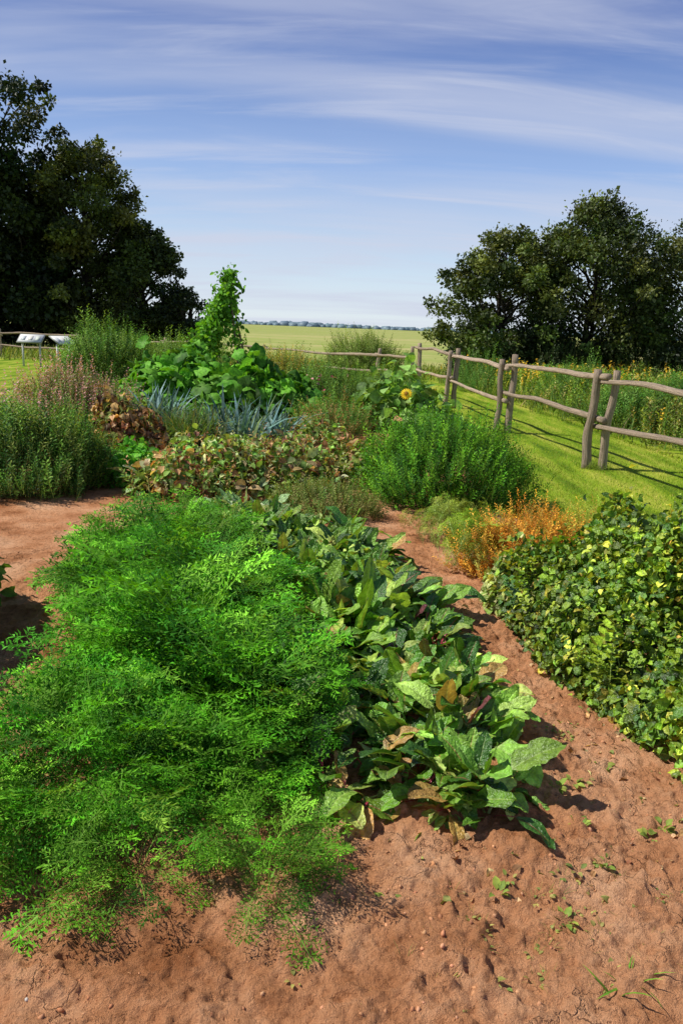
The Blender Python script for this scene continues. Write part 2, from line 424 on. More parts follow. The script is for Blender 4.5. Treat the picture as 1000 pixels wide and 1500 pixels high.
def domeplant(temps, c, rx, ry, H, n, size, pal, w=None, jit=.2, up=.9, pale=(.3, .4, .15), z0=0., inner=.55):
    v = rdir(n); v[:, 2] = np.abs(v[:, 2])
    lum = .64 + .72 * fbm(np.arctan2(v[:, 1], v[:, 0]) * 2.5 + 5, v[:, 2] * 4, 3, int(abs(c[0] * 7)))
    r = (inner + (1 - inner) * rng.random(n) ** .7) * lum
    P = np.stack([c[0] + v[:, 0] * rx * r, c[1] + v[:, 1] * ry * r, z0 + v[:, 2] * H * r * .82 + .02], 1)
    Dr = v * np.array([.8, .8, .6]) + np.array([0, 0, up]) + rng.normal(0, .25, (n, 3))
    return scat(temps, P, Dr, v + rng.normal(0, .3, (n, 3)), size * (1 + rng.normal(0, .28, n)).clip(.5, 1.8), pick(pal, n, jit, w), pale)

# ---- carrots
CARROT = [(-1.16, 2.42), (-.9, 2.48), (-.55, 2.42), (-.20, 2.52), (-.26, 3.1), (-.44, 3.7), (-.72, 5.0), (-1.02, 5.9), (-1.4, 6.1), (-1.58, 5.6), (-1.45, 5), (-1.24, 4), (-1.14, 3.2)]
sp_ = .17
g = np.stack(np.meshgrid(np.arange(-1.8, 0, sp_), np.arange(2.3, 6.3, sp_)), -1).reshape(-1, 2)
g[:, 0] += (np.round((g[:, 1] - 2.3) / sp_) % 2) * sp_ / 2
xy = g + rng.normal(0, .05, g.shape); dd = sdist(xy[:, 0], xy[:, 1], CARROT); xy = xy[dd > 0]; dd = dd[dd > 0]
hn = fbm(xy[:, 0] * 2.6, xy[:, 1] * 2.6, 2, 3)
sz = .415 * (.30 + 1.35 * hn).clip(.5, 1.35) * rng.normal(1, .17, len(xy)).clip(.6, 1.35) * (.82 + .18 * np.clip(dd / .2, 0, 1))
e = .02; gx = (sdist(xy[:, 0] + e, xy[:, 1], CARROT) - dd) / e; gy = (sdist(xy[:, 0], xy[:, 1] + e, CARROT) - dd) / e
lean = -np.stack([gx, gy, 0 * gx], 1) * np.clip(1 - dd / .2, 0, 1)[:, None] * .22 + np.concatenate([rng.normal(0, .2, (len(xy), 2)), np.zeros((len(xy), 1))], 1)
CP = [(.050, .185, .007), (.085, .25, .011), (.028, .115, .007), (.15, .33, .025)]
parts = rooted(TL_FROND, xy, 22, sz, CP, [4, 4, 3, 1.5], (56, 90), (.11, .22, .03), lean=lean, sj=.14, ptone=.22)
ex = np.array([(-.19, 2.12), (-.17, 2.19), (-.20, 2.27), (-.24, 2.36), (-.6, 2.18), (-.64, 2.27), (-.86, 2.06), (-.83, 2.14), (-1.1, 2.22), (-1.15, 2.32), (-1.05, 2.36), (-1.2, 2.3), (-.4, 2.38), (-.9, 2.36), (-1.25, 2.5), (-1.22, 2.7)])
parts += rooted(TL_FROND, ex, 14, .21 + .08 * rng.random(len(ex)), CP, [2, 4, 1, 4], (35, 88), (.15, .26, .04), ptone=.15)
build('carrot_plants', parts, M_feather)

# ---- beets / chard
BEET = [(-.02, 2.66), (.3, 2.70), (.58, 2.62), (.66, 3.0), (.64, 3.75), (.52, 4.7), (.24, 5.8), (-.05, 6.7), (-1.1, 6.8), (-1.0, 6.1), (-.68, 5), (-.45, 3.7), (-.26, 3.1), (-.18, 2.8)]
xy = poly_points(BEET, 420)
dd = sdist(xy[:, 0], xy[:, 1], BEET)
gx = (sdist(xy[:, 0] + e, xy[:, 1], BEET) - dd) / e; gy = (sdist(xy[:, 0], xy[:, 1] + e, BEET) - dd) / e
lean = -np.stack([gx, gy, 0 * gx], 1) * np.clip(1 - dd / .2, 0, 1)[:, None] * .4
BP = [(.09, .20, .018), (.17, .31, .04), (.035, .10, .012), (.31, .41, .08), (.34, .22, .06), (.11, .03, .04)]
sz = .23 * (.55 + .85 * fbm(xy[:, 0] * 3, xy[:, 1] * 3, 2, 6))
RD = (.34, .04, .07)
parts = rooted(TL_BEET, xy, 9, sz, BP, [5, 4, 3.5, 2.4, .5, .2], (30, 90), [(.34, .42, .14), (.26, .34, .12), RD, RD], sj=.27, lean=lean, ptone=.18)
ex = np.array([(.0, 2.6), (.08, 2.6), (.15, 2.62), (.32, 2.64), (.48, 2.58), (.56, 2.54), (.60, 2.62), (.66, 2.9), (-.1, 2.66), (.64, 2.7), (.4, 2.6)])
parts += rooted(TL_BEET, ex, 8, .23, BP, [4, 5, 1, 4, 2.2, .2], (-8, 65), [(.34, .40, .12), RD])
build('beet_plants', parts, M_glossy, smooth=True)

# ---- right bed
RB = [(1.02, 5.0), (1.04, 4.5), (1.17, 3.9), (1.36, 3.3), (1.46, 2.85), (3.2, 2.3), (3.6, 5.7), (2.5, 5.6), (1.85, 5.2), (1.4, 5.1)]
RP = [(.12, .20, .013), (.22, .31, .022), (.045, .10, .010), (.42, .44, .05), (.42, .30, .05), (.08, .155, .016)]
parts = mound(TL_POT, RB, .76, 44000, .050, RP, [5, 4, 4, 1.5, .35, 3.5], .9, .85, 2.4, dirup=-.1, jit=.32, upn=.6)
parts += mound(TL_POT, circ(1.22, 4.95, .25, .35), .36, 1900, .062, [(.30, .33, .09), (.38, .36, .15), (.16, .24, .03)], None, .2)
q = poly_points(RB, 480); k = 480
P = np.stack([q[:, 0], q[:, 1], .14 + .26 * rng.random(k) * np.clip(sdist(q[:, 0], q[:, 1], RB) / .5, 0, 1)], 1)
parts += scat([sprig(60 + i, 18, .26, .14, .5) for i in range(4)], P, np.array([0, 0, 1.]) + rng.normal(0, .4, (k, 3)), rdir(k), rng.uniform(.16, .34, k), pick(RP[:4], k))
build('potato_plants', parts, M_glossy, smooth=False)

# ---- orange foliage, dill
OR = [(.46, .23, .03), (.55, .31, .04), (.26, .26, .05), (.38, .16, .02)]
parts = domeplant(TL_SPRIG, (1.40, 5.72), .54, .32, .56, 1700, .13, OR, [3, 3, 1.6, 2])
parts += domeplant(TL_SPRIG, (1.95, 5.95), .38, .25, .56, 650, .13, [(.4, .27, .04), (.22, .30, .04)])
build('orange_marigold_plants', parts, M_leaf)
parts = domeplant(TL_FROND, (1.0, 5.85), .24, .3, .36, 170, .22, [(.16, .27, .02), (.2, .3, .03)], up=1.4)
parts += domeplant(TL_FROND, (.95, 6.6), .34, .35, .26, 200, .20, [(.18, .23, .03), (.12, .19, .02)], up=1.2)
build('dill_plants', parts, M_feather)

# ---- bright green shrub
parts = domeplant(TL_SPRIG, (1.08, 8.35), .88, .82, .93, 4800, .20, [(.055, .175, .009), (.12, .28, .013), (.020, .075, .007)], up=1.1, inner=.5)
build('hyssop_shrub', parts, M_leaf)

# ---- olive low herb
parts = domeplant(TL_SPRIG, (-.15, 7.35), .5, .4, .34, 1300, .14, [(.13, .18, .03), (.09, .16, .03), (.2, .18, .06)])
build('thyme_clump', parts, M_leaf)

# ---- withered vines middle
DR = [(.34, .22, .10), (.24, .11, .05), (.12, .2, .04), (.34, .38, .17), (.12, .06, .03), (.16, .26, .05)]
W1 = [(-1.8, 7.4), (-.7, 7.7), (.1, 8.6), (.25, 10.4), (-.4, 11), (-1.6, 10.2), (-2.2, 9), (-2.2, 8)]
parts = mound(TL_CRUMP + TL_LEAF, W1, .36, 4400, .10, DR, [2.2, 1.4, 4, 2.4, 1, 3.4], .3, .9, 2.2, jit=.32)
q = poly_points(W1, 420); k = 420
P = np.stack([q[:, 0], q[:, 1], .05 + .1 * rng.random(k)], 1)
parts += scat(TL_SPRIG, P, np.array([0, 0, 1.]) + rng.normal(0, .4, (k, 3)), rdir(k), rng.uniform(.2, .44, k), pick(DR, k))
build('withered_cucumber_vines', parts, M_leaf)
CB = [(.2, .30, .12), (.32, .38, .2), (.13, .24, .07)]
parts = rooted(TL_BEET, poly_points(circ(-1.75, 8.3, .45, .5), 32), 9, .33, CB, None, (20, 75))
parts += rooted(TL_BEET, poly_points(circ(-.95, 7.1, .4, .35), 26), 9, .26, CB, None, (20, 75))
parts += rooted(TL_BEET, poly_points(circ(-.4, 8.6, .4, .5), 22), 8, .26, CB, None, (20, 75))
build('cabbage_plants', parts, M_glossy, smooth=True)
parts = mound(TL_LEAF, circ(-2.35, 8.6, .4, .45), .42, 1100, .09, [(.06, .22, .015), (.10, .29, .02)], None, .3)
build('celery_plants', parts, M_leaf)

# ---- leeks, chives, brown plants
LK = [(.10, .18, .16), (.15, .24, .23), (.06, .12, .11)]
parts = rooted(TL_BLADE, poly_points(circ(-1.35, 11.2, .62, .5), 55), 8, .60, LK, None, (45, 88), sj=.3)
build('leek_plants', parts, M_leaf)
parts = rooted(TL_BLADE, poly_points(circ(-3.0, 12.6, .35, .45), 26), 8, .64, LK, None, (50, 88), sj=.3)
build('leek_plants', parts, M_leaf)
parts = rooted(TL_THIN, poly_points(circ(-2.15, 11.3, .45, .5), 120), 14, .55, [(.06, .13, .03), (.09, .17, .035), (.16, .17, .06)], None, (55, 88))
build('chive_clump', parts, M_leaf)
parts = mound(TL_CRUMP, circ(-2.95, 10.7, .5, .7), .66, 1700, .115, [(.26, .15, .06), (.36, .25, .11), (.14, .17, .04), (.12, .07, .035)], None, .3, .8, jit=.3)
build('withered_bean_plants', parts, M_leaf)
parts = mound(TL_LEAF, circ(.35, 9.2, .45, .7), .4, 1100, .09, [(.14, .18, .03), (.24, .13, .06), (.07, .12, .02)], None, .3)
build('lettuce_gone_to_seed', parts, M_leaf)

# ---- squash mound
SP = [(.065, .19, .013), (.095, .25, .02), (.035, .11, .009)]
parts = mound(TL_ROUND, circ(-2.3, 14.6, 2.0, 1.5, j=.06), .96, 2000, .27, SP, [4, 4, 2.5], .9, .5, 1.8, upn=.8, pale=(.16, .3, .06))
build('squash_plants', parts, M_leaf, smooth=True)

# ---- bean teepee
def log(p0, p1, r0, r1, wob=.02, seg=12, sides=9, col=(.3, .26, .21), seed=0, flat=1.):
    r = np.random.default_rng(seed); p0 = np.array(p0, float); p1 = np.array(p1, float)
    d = norm(p1 - p0); L = np.linalg.norm(p1 - p0)
    a = np.cross(d, [0, 0, 1.] if abs(d[2]) < .8 else [1., 0, 0]); a = norm(a); b = np.cross(d, a)
    ph = r.random(4) * 6.3; V = []; G = []
    for i in range(seg + 1):
        t = i / seg; w = wob * math.sin(math.pi * t)
        c = p0 + (p1 - p0) * t + a * w * (math.sin(ph[0] + 5 * t) + .4 * math.sin(ph[1] + 13 * t)) + b * w * (math.sin(ph[2] + 4 * t) + .4 * math.sin(ph[3] + 11 * t))
        rr = (r0 + (r1 - r0) * t) * (1 + r.normal(0, .035))
        for j in range(sides):
            q = 2 * math.pi * j / sides
            k = rr * (1 + .10 * math.sin(2 * q + ph[1]) + r.normal(0, .045))
            V.append(c + a * math.cos(q) * k + b * math.sin(q) * k * flat); G.append((math.cos(q) + seed, math.sin(q), t * L * .8 + seed * 3.1))
    F = []
    for i in range(seg):
        for j in range(sides):
            A = i * sides + j; B = i * sides + (j + 1) % sides
            F += [(A, B, B + sides), (A, B + sides, A + sides)]
    n = len(V); V.append(p0 - d * .004); V.append(p1 + d * r1 * .15); G += [(seed, 0, 0), (seed, 0, 9)]
    for j in range(sides):
        F += [(n, (j + 1) % sides, j), (n + 1, seg * sides + j, seg * sides + (j + 1) % sides)]
    return np.array(V), np.array(F), np.tile(np.array(col), (len(V), 1)), np.array(G)
def logs(name, L, parent=None, smooth=True):
    return build(name, [(a, b, c) for a, b, c, g in L], M_wood, parent, smooth, np.concatenate([g for *_, g in L]))
tp = empty('bean_teepee'); ap = np.array([-2.5, 17, 2.5])
feet = [(-3.6, 16.6), (-2.1, 16.5), (-2.0, 17.5), (-3.3, 17.6)]
logs('poles', [log((x, y, 0), ap + (ap - np.array([x, y, 0])) * .07 + np.array([.02 * i, 0, 0]), .024, .016, .01, 8, 7, (.3, .24, .17), 50 + i) for i, (x, y) in enumerate(feet)], tp)
k = 5600; fi = rng.choice(4, k, p=[.60, .06, .05, .29]); t = rng.random(k) ** .8
fp = np.array([(x, y, 0) for x, y in feet])[fi]
P = fp + (ap - fp) * t[:, None] * 1.03 + rng.normal(0, 1, (k, 3)) * np.array([.14, .16, .1]) * (1.1 - .4 * t[:, None]) * (.4 + 1.1 * vn(t * 9 + fi * 5, fi, 3))[:, None]
P[:, 2] += (t > .93) * rng.random(k) * .30
P[:, 2] = np.maximum(P[:, 2], .05)
build('bean_vines', scat(TL_LEAF, P, rdir(k) + [0, 0, -.5], rdir(k) + [-.3, -.5, .8], .095 * (1 + rng.normal(0, .3, k)).clip(.5, 1.6), pick([(.085, .24, .013), (.14, .33, .025), (.04, .12, .008)], k), (.2, .3, .08)), M_leaf, tp)

# ---- sunflowers
TS = [leaf(4, 1, .75, .9, .2, .01, 0, .25, .03, .6, .8, .3), leaf(4, 1, .7, .5, .2, .01, 1, .25, .03, .6, .8, .3)]
parts = mound(TS, circ(1.05, 14.3, .95, .9), .80, 1000, .22, [(.12, .24, .04), (.18, .31, .07), (.06, .12, .02)], None, .5, .7, 2, upn=.9, pale=(.2, .3, .1))
def flower(c, r, facing, petal=(.80, .52, .02), n=18):
    f = norm(np.array(facing, float)); a = norm(np.cross(f, [0, 0, 1.])); b = np.cross(a, f)
    tl = leaf(2, 1, .3, .4, .1); out = []
    ang = np.arange(n) / n * 2 * np.pi; Dr = np.cos(ang)[:, None] * a + np.sin(ang)[:, None] * b
    out += scat(tl, np.array(c) + Dr * r * .3, Dr, np.tile(f, (n, 1)), r * .75, np.tile(np.array(petal, float), (n, 1)), petal)
    dk = ico(2, 1, .03); out += scat(dk, np.array([c]) + f * .01, np.array([a]), np.array([f]), r * .36, np.array([(.3, .16, .02)]))
    return out
parts += flower((1.0, 13.35, .76), .105, (-.15, -1, .45)) + flower((1.5, 13.8, .8), .06, (-.5, -.6, .9))
build('sunflower_plants', parts, M_leaf)

# ---- left plants
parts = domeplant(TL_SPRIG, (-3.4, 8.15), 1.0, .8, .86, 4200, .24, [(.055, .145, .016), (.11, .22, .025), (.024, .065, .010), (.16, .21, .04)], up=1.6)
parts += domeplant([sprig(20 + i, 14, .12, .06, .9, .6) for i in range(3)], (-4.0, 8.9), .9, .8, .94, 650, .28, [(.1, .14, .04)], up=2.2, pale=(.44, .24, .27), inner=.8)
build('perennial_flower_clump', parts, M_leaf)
parts = domeplant([sprig(30 + i, 14, .14, .06, .9, .6) for i in range(3)], (-4.25, 12.4), .95, .9, 1.02, 1300, .30, [(.1, .14, .04), (.16, .15, .05)], up=2, pale=(.36, .20, .17), inner=.5)
parts += domeplant(TL_SPRIG, (-4.25, 12.4), .95, .9, .95, 1400, .27, [(.1, .16, .04), (.14, .20, .05)], up=1.6, inner=.4)
build('joe_pye_weed_clump', parts, M_leaf)
parts = domeplant(TL_SPRIG, (-5.2, 17.5), 1.05, 1.0, 1.75, 3000, .34, [(.08, .18, .020), (.14, .25, .035), (.03, .08, .010)], up=.9)
build('lilac_shrub', parts, M_leaf)
LB = [(-3.4, 2.6), (-2.0, 3.2), (-1.95, 4.0), (-2.15, 4.8), (-3.4, 5.0)]
parts = mound(TL_LEAF, LB, .85, 7000, .08, [(.06, .14, .014), (.10, .2, .02)], None, .3)
build('tomato_plants', parts, M_leaf)
def bush(name, c, rx, ry, H, n, s, pal, up=1., mat=M_leaf, t=TL_SPRIG, pale=(.3, .4, .15), inner=.45):
    return build(name, domeplant(t, c, rx, ry, H, n, s, pal, up=up, pale=pale, inner=inner), mat)
bush('gooseberry_bush', (-1.6, 19.5), 1.3, 1.0, 1.25, 1800, .32, [(.16, .22, .03), (.32, .24, .04), (.07, .13, .02)])
bush('raspberry_bush', (-.3, 17.2), 1.1, .9, 1.0, 1600, .29, [(.07, .17, .02), (.12, .22, .03), (.04, .085, .012)])
bush('currant_bush', (-.2, 13.2), .6, .8, .6, 900, .25, [(.06, .16, .02), (.1, .2, .03), (.24, .15, .05)])
bush('rose_bush', (1.0, 18.2), .9, .8, .85, 1000, .3, [(.08, .17, .02), (.14, .23, .03)])
bush('willow_bush', (.6, 31.5), 1.6, 1.0, 1.6, 1900, .42, [(.18, .25, .05), (.12, .18, .03), (.08, .12, .02)], up=.7)
bush('elder_bush', (-4.3, 22), 1.6, 1.2, 1.35, 1500, .4, [(.08, .16, .02), (.13, .22, .03)])
bush('elder_bush', (-7.0, 24.5), 1.2, 1.2, 1.1, 1000, .4, [(.05, .1, .015), (.08, .15, .02)])
k = 22; P = np.stack([rng.normal(-.62, .3, k), rng.normal(15.4, .3, k), rng.uniform(.6, .95, k)], 1)
parts = scat(TL_LEAF, P, rdir(k), rdir(k) + [0, -.6, .8], .08, pick([(.36, .06, .10), (.40, .16, .2)], k))
parts += domeplant(TL_SPRIG, (-.75, 15.5), .6, .5, .85, 700, .3, [(.09, .18, .03)], up=1.6)
build('bee_balm_plants', parts, M_leaf)

# ---- small weeds on soil
wx = np.array([(.95, 2.85), (.93, 2.8), (.92, 2.35), (.55, 2.2), (.2, 2.1), (1.15, 2.5), (1.12, 3.0), (.0, 2.35), (1.25, 2.6), (.7, 2.1), (.9, 2.55)])
parts = rooted(TL_LEAF, wx + rng.normal(0, .02, wx.shape), 9, .034, [(.14, .2, .03), (.2, .24, .04)], None, (10, 70))
parts += rooted(TL_BLADE, np.array([(.84, 1.86), (.86, 1.88), (.8, 1.84)]), 6, .10, [(.10, .22, .02), (.14, .26, .03)], None, (15, 75))
k = 900; q = np.stack([rng.uniform(-1.2, 1.7, k), rng.uniform(1.7, 3.6, k)], 1)
q = q[(sdist(q[:, 0], q[:, 1], BED) < .05) & (fbm(q[:, 0] * 2.5, q[:, 1] * 2.5, 2, 31) > .6)]
parts += rooted(TL_LEAF, q, 5, .012 + .010 * rng.random(len(q)), [(.14, .19, .04), (.24, .22, .06)], None, (10, 60))
parts += rooted(TL_THIN, q[::2], 8, .042, [(.14, .19, .04), (.24, .22, .06)], None, (20, 80))
build('soil_weeds', parts, M_leaf)
q = poly_points([(-1.2, 2.1), (1.3, 2.1), (1.5, 3), (.9, 5), (.7, 5), (1.0, 2.5), (-1.2, 2.4)], 200)
k = 200; P = np.stack([q[:, 0], q[:, 1], soilz(q[:, 0], q[:, 1]) + .006], 1)
Dr = rdir(k); Dr[:, 2] *= .2
build('fallen_leaves', scat(TL_CRUMP, P, Dr, rdir(k) * .4 + [0, 0, 1], rng.uniform(.012, .05, k), pick([(.3, .17, .08), (.18, .08, .04), (.4, .3, .15), (.2, .22, .06)], k)), M_leaf)

# ------------------------------------------------------------------ lawn grass
LAWN = [(5.6, 5.2), (2.6, 5.9), (1.9, 6.6), (1.75, 8), (1.9, 10), (1.85, 14), (1.7, 19), (2.2, 24), (4.2, 24), (5.3, 11.5), (6.5, 8)]
n = 150000
q = poly_points(LAWN, n); keep = rng.random(n) < np.clip((9 / q[:, 1]) ** 1.6, .1, 1); q = q[keep]; k = len(q)
tone = fbm(q[:, 0] * 2.6, q[:, 1] * .5, 4, 2)
c = pick([(.16, .235, .010), (.23, .30, .018), (.085, .155, .009), (.44, .36, .10)], k, .18, [4, 4, 3, 1.3]) * np.clip(-.15 + 2.15 * tone, .25, 1.6)[:, None]
Dr = np.array([0, 0, 1.]) + rng.normal(0, .55, (k, 3))
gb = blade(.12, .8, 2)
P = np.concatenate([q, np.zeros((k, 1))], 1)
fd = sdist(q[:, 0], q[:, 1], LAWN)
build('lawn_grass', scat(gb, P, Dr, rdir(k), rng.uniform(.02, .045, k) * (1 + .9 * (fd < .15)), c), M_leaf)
FP = [(4.15, 7.2), (3.49, 11.0), (2.90, 14.75), (2.47, 19.2)]
tf = np.concatenate([np.array(p) + rng.normal(0, .12, (70, 2)) for p in FP])
build('grass_tufts', rooted(TL_THIN, tf, 5, .16, [(.14, .22, .02), (.22, .28, .05)], None, (50, 90), z=0.), M_leaf)
WEED = [(5.4, 11.0), (5.0, 14), (4.5, 19), (4.0, 25), (3.0, 29), (16, 29), (18, 18), (11, 9)]
q = poly_points(WEED, 16000, .6); k = len(q)
P = np.concatenate([q, np.zeros((k, 1))], 1)
hh = .72 * (.3 + 1.3 * fbm(q[:, 0] * .7, q[:, 1] * .7, 3, 7)) * (.5 + .5 * np.clip(sdist(q[:, 0], q[:, 1], WEED) / 1., 0, 1))
c = pick([(.11, .19, .022), (.18, .25, .035), (.04, .09, .012), (.34, .30, .10)], k, .25, [4, 3, 3, 1.3]) * np.clip(.1 + 1.5 * fbm(q[:, 0] * .6, q[:, 1] * .6, 3, 17), .3, 1.5)[:, None]
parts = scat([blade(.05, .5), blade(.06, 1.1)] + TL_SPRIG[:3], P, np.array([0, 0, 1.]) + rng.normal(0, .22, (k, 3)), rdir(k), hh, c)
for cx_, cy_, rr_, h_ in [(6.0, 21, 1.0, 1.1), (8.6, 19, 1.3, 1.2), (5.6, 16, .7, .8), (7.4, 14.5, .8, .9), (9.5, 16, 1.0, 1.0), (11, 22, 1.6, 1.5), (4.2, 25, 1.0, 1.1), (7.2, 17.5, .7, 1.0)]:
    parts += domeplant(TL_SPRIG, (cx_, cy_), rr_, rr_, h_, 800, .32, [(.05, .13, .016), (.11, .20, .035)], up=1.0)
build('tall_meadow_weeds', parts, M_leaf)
q = poly_points(WEED, 900, .6); q = q[(vn(q[:, 0] * .5, q[:, 1] * .5, 4) > .5)]; k = len(q)
P = np.concatenate([q, np.zeros((k, 1))], 1)
build('goldenrod_plants', scat([sprig(40 + i, 22, .12, .07, .6, .3) for i in range(3)], P, np.array([0, 0, 1.]) + rng.normal(0, .1, (k, 3)), rdir(k), rng.uniform(.6, 1.1, k), pick([(.12, .18, .03)], k), (.55, .36, .04)), M_leaf)
q = poly_points([(-30, 36), (3, 29), (6, 36), (-10, 42), (-30, 44)], 9000); k = len(q)
P = np.concatenate([q, np.zeros((k, 1))], 1)
build('meadow_grass', scat([blade(.07, .5), blade(.08, 1.1)], P, np.array([0, 0, 1.]) + rng.normal(0, .25, (k, 3)), rdir(k), rng.uniform(.25, .55, k), pick([(.15, .21, .03), (.25, .25, .06), (.09, .13, .02)], k)), M_leaf)

# ------------------------------------------------------------------ fence
def fence(name, posts, H=1.42, rails=(1.27, .72), col=(.54, .43, .33), r=.056, seed=0, double=True):
    L = []; ps = [np.array(p, float) for p in posts]
    rr = np.random.default_rng(seed)
    for i, p in enumerate(ps):
        a = ps[min(i + 1, len(ps) - 1)] - ps[max(i - 1, 0)]; a = norm(a); nrm = np.array([-a[1], a[0]])
        offs = (-1, 1) if double else (0,)
        for s in offs:
            o = p + nrm * s * .105 + a * s * .03
            tp_ = o + rr.normal(0, .035, 2) + [.04, 0]
            cc = np.array(col) * rr.uniform(.75, 1.15)
            L.append(log((*o, -.05), (*tp_, H * rr.uniform(.93, 1.03)), r * 1.12, r * .9, .022, 12, 10, cc, seed + 31 * i + s))
    for i in range(len(ps) - 1):
        a = norm(ps[i + 1] - ps[i])
        for j, h in enumerate(rails):
            z0 = h + rr.normal(0, .03); z1 = h + rr.normal(0, .03)
            if i % 2: z0 -= .06; z1 -= .06
            A = ps[i] - a * .16; B = ps[i + 1] + a * .16
            cc = np.array(col) * rr.uniform(.85, 1.2)
            L.append(log((*A, z0), (*B, z1), r * .82, r * .6, .038, 24, 9, cc, seed + 500 + 7 * i + j))
    return logs(name, L)
fence('wooden_rail_fence', [(4.9, 3.2), (4.15, 7.2), (3.49, 11.0), (2.90, 14.75), (2.47, 19.2), (1.95, 23.2)], seed=3)
fence('wooden_rail_fence', [(1.85, 23.6), (.95, 26), (-3, 29), (-7, 31), (-11, 33), (-15, 35), (-19, 36.5), (-24, 38)], H=1.15, rails=(1.02, .5), seed=9, double=False)

# ------------------------------------------------------------------ signs
def box(c, ax, ay, az, col):
    c = np.array(c, float); v = []
    for sx in (-1, 1):
        for sy in (-1, 1):
            for sz in (-1, 1): v.append(c + np.array(ax) * sx + np.array(ay) * sy + np.array(az) * sz)
    f = [(0, 1, 3), (0, 3, 2), (4, 6, 7), (4, 7, 5), (0, 4, 5), (0, 5, 1), (2, 3, 7), (2, 7, 6), (0, 2, 6), (0, 6, 4), (1, 5, 7), (1, 7, 3)]
    return np.array(v), np.array(f), np.tile(np.array(col, float), (8, 1))
def sign(x, y, ang):
    e = empty('interpretive_sign'); c, s = math.cos(ang), math.sin(ang)
    X = np.array([c, s, 0]); Y = np.array([-s, c, 0]); Z = np.array([0, 0, 1.]); b = np.array([x, y, 0.])
    legs = [box(b + X * q * .30 + Z * .43, X * .028, Y * .028, Z * .43, (.55, .55, .53)) for q in (-1, 1)]
    legs.append(box(b + Z * .88, X * .27, Y * .02, Z * .022, (.5, .5, .48)))
    build('legs', legs, M_paint, e)
    sl = norm(Y * .85 + Z * .5); nn = norm(Z * .85 - Y * .5)
    pc = b + Z * .98
    pan = [box(pc, X * .44, sl * .27, nn * .018, (.35, .35, .33)), box(pc + nn * .022, X * .41, sl * .24, nn * .003, (.78, .78, .76))]
    for q in range(3): pan.append(box(pc + nn * .027 + X * (-.25 + .25 * q), X * .08, sl * .14, nn * .001, [(.6, .63, .63), (.68, .66, .6), (.58, .62, .55)][q]))
    build('panel', pan, M_paint, e)
sign(-11.3, 29, .05); sign(-9.9, 28.3, 1.15)

# ------------------------------------------------------------------ trees
def tree(name, base, H, R, zb, ncl, nlv, ls, pal, seed, cr=(.17, .30), tr=.25, top=.9, fray=.18, blunt=0.):
    r = np.random.default_rng(seed); b = np.array([base[0], base[1], 0.])
    e = empty(name)
    t = r.random(ncl) ** .85; a = r.random(ncl) * 6.283
    prof = np.sin(np.pi * np.clip(.16 + (.80 - blunt) * t, 0, 1)) ** .75 * (1 - .15 * t)
    rad = R * prof * (.35 + .65 * r.random(ncl) ** .5)
    crr = R * r.uniform(cr[0], cr[1], ncl) * (1.1 - .35 * t)
    fr = r.random(ncl) < fray            # small outlying sprays on the silhouette
    rad = np.where(fr, R * prof * r.uniform(1.0, 1.25, ncl), rad); crr = np.where(fr, crr * .5, crr)
    Cc = b + np.stack([np.cos(a) * rad, np.sin(a) * rad, zb + (H * top - zb) * t + fr * t * H * .05], 1)
    L = [log(b - [0, 0, .1], b + [r.normal(0, .3), r.normal(0, .3), H * .8], tr, tr * .2, .15, 12, 8, (.06, .05, .042), seed)]
    for i in range(min(ncl, 70)):
        z = max(zb * .6, Cc[i, 2] - H * .18 - .3 * np.hypot(*(Cc[i, :2] - b[:2])))
        L.append(log(b + [0, 0, max(z, .3)], Cc[i], tr * .3, tr * .05, .16, 7, 5, (.07, .06, .05), seed + 1 + i))
    logs('trunk_and_limbs', L, e)
    w = crr ** 1.8; idx = r.choice(ncl, nlv, p=w / w.sum())
    v = norm(r.normal(size=(nlv, 3)))
    q = (.3 + .85 * r.random(nlv) ** .8); stray = r.random(nlv) < .12; q[stray] *= 1.35
    lum = .45 + 1.1 * fbm(v[:, 0] * 3 + idx * 3.1, v[:, 2] * 3 + v[:, 1] * 2.3, 2, seed)
    P = Cc[idx] + v * (crr[idx] * q * lum)[:, None] * np.array([1.2, 1.2, .8])
    P[:, 2] = np.maximum(P[:, 2], .1)
    cc = pick(pal, ncl, .2)[idx] * (1 + r.normal(0, .25, (nlv, 1))).clip(.4, 1.8)
    Dr = v + r.normal(0, .7, (nlv, 3)) + [0, 0, .1]; N = v * .6 + r.normal(0, .5, (nlv, 3)) + [0, 0, .6]
    build('crown', scat(TL_TLEAF, P, Dr, N, ls * (1 + r.normal(0, .3, nlv)).clip(.4, 1.8), cc), M_tree, e)
    return e
LP = [(.028, .047, .010), (.046, .068, .014), (.020, .033, .009)]
tree('ash_tree', (-19.4, 45), 14.9, 4.0, 2.0, 130, 56000, .21, LP, 11, cr=(.13, .27), blunt=.22, fray=.3)
tree('ash_tree', (-24.5, 43), 15.0, 5, .5, 60, 20000, .30, LP, 12)
tree('maple_tree', (-14.4, 45.5), 11.5, 3.6, .8, 120, 56000, .17, [(.085, .11, .02), (.05, .07, .015), (.13, .16, .032)], 13, cr=(.12, .26), fray=.3)
tree('maple_tree', (-17.5, 44.5), 9.6, 3.2, .3, 60, 24000, .24, LP, 17)
tree('alder_tree', (-11.4, 45), 7.2, 2.4, .2, 70, 30000, .17, [(.045, .07, .014), (.065, .095, .018)], 14, fray=.25)
tree('hawthorn_tree', (-9.0, 44), 3.7, 1.8, .1, 40, 12000, .16, LP, 15)
RPal = [(.060, .095, .017), (.10, .135, .026), (.032, .052, .012), (.16, .19, .045)]
tree('apple_tree', (5.6, 30), 5.7, 2.5, .3, 130, 40000, .115, RPal, 21, cr=(.10, .23), tr=.14, fray=.32)
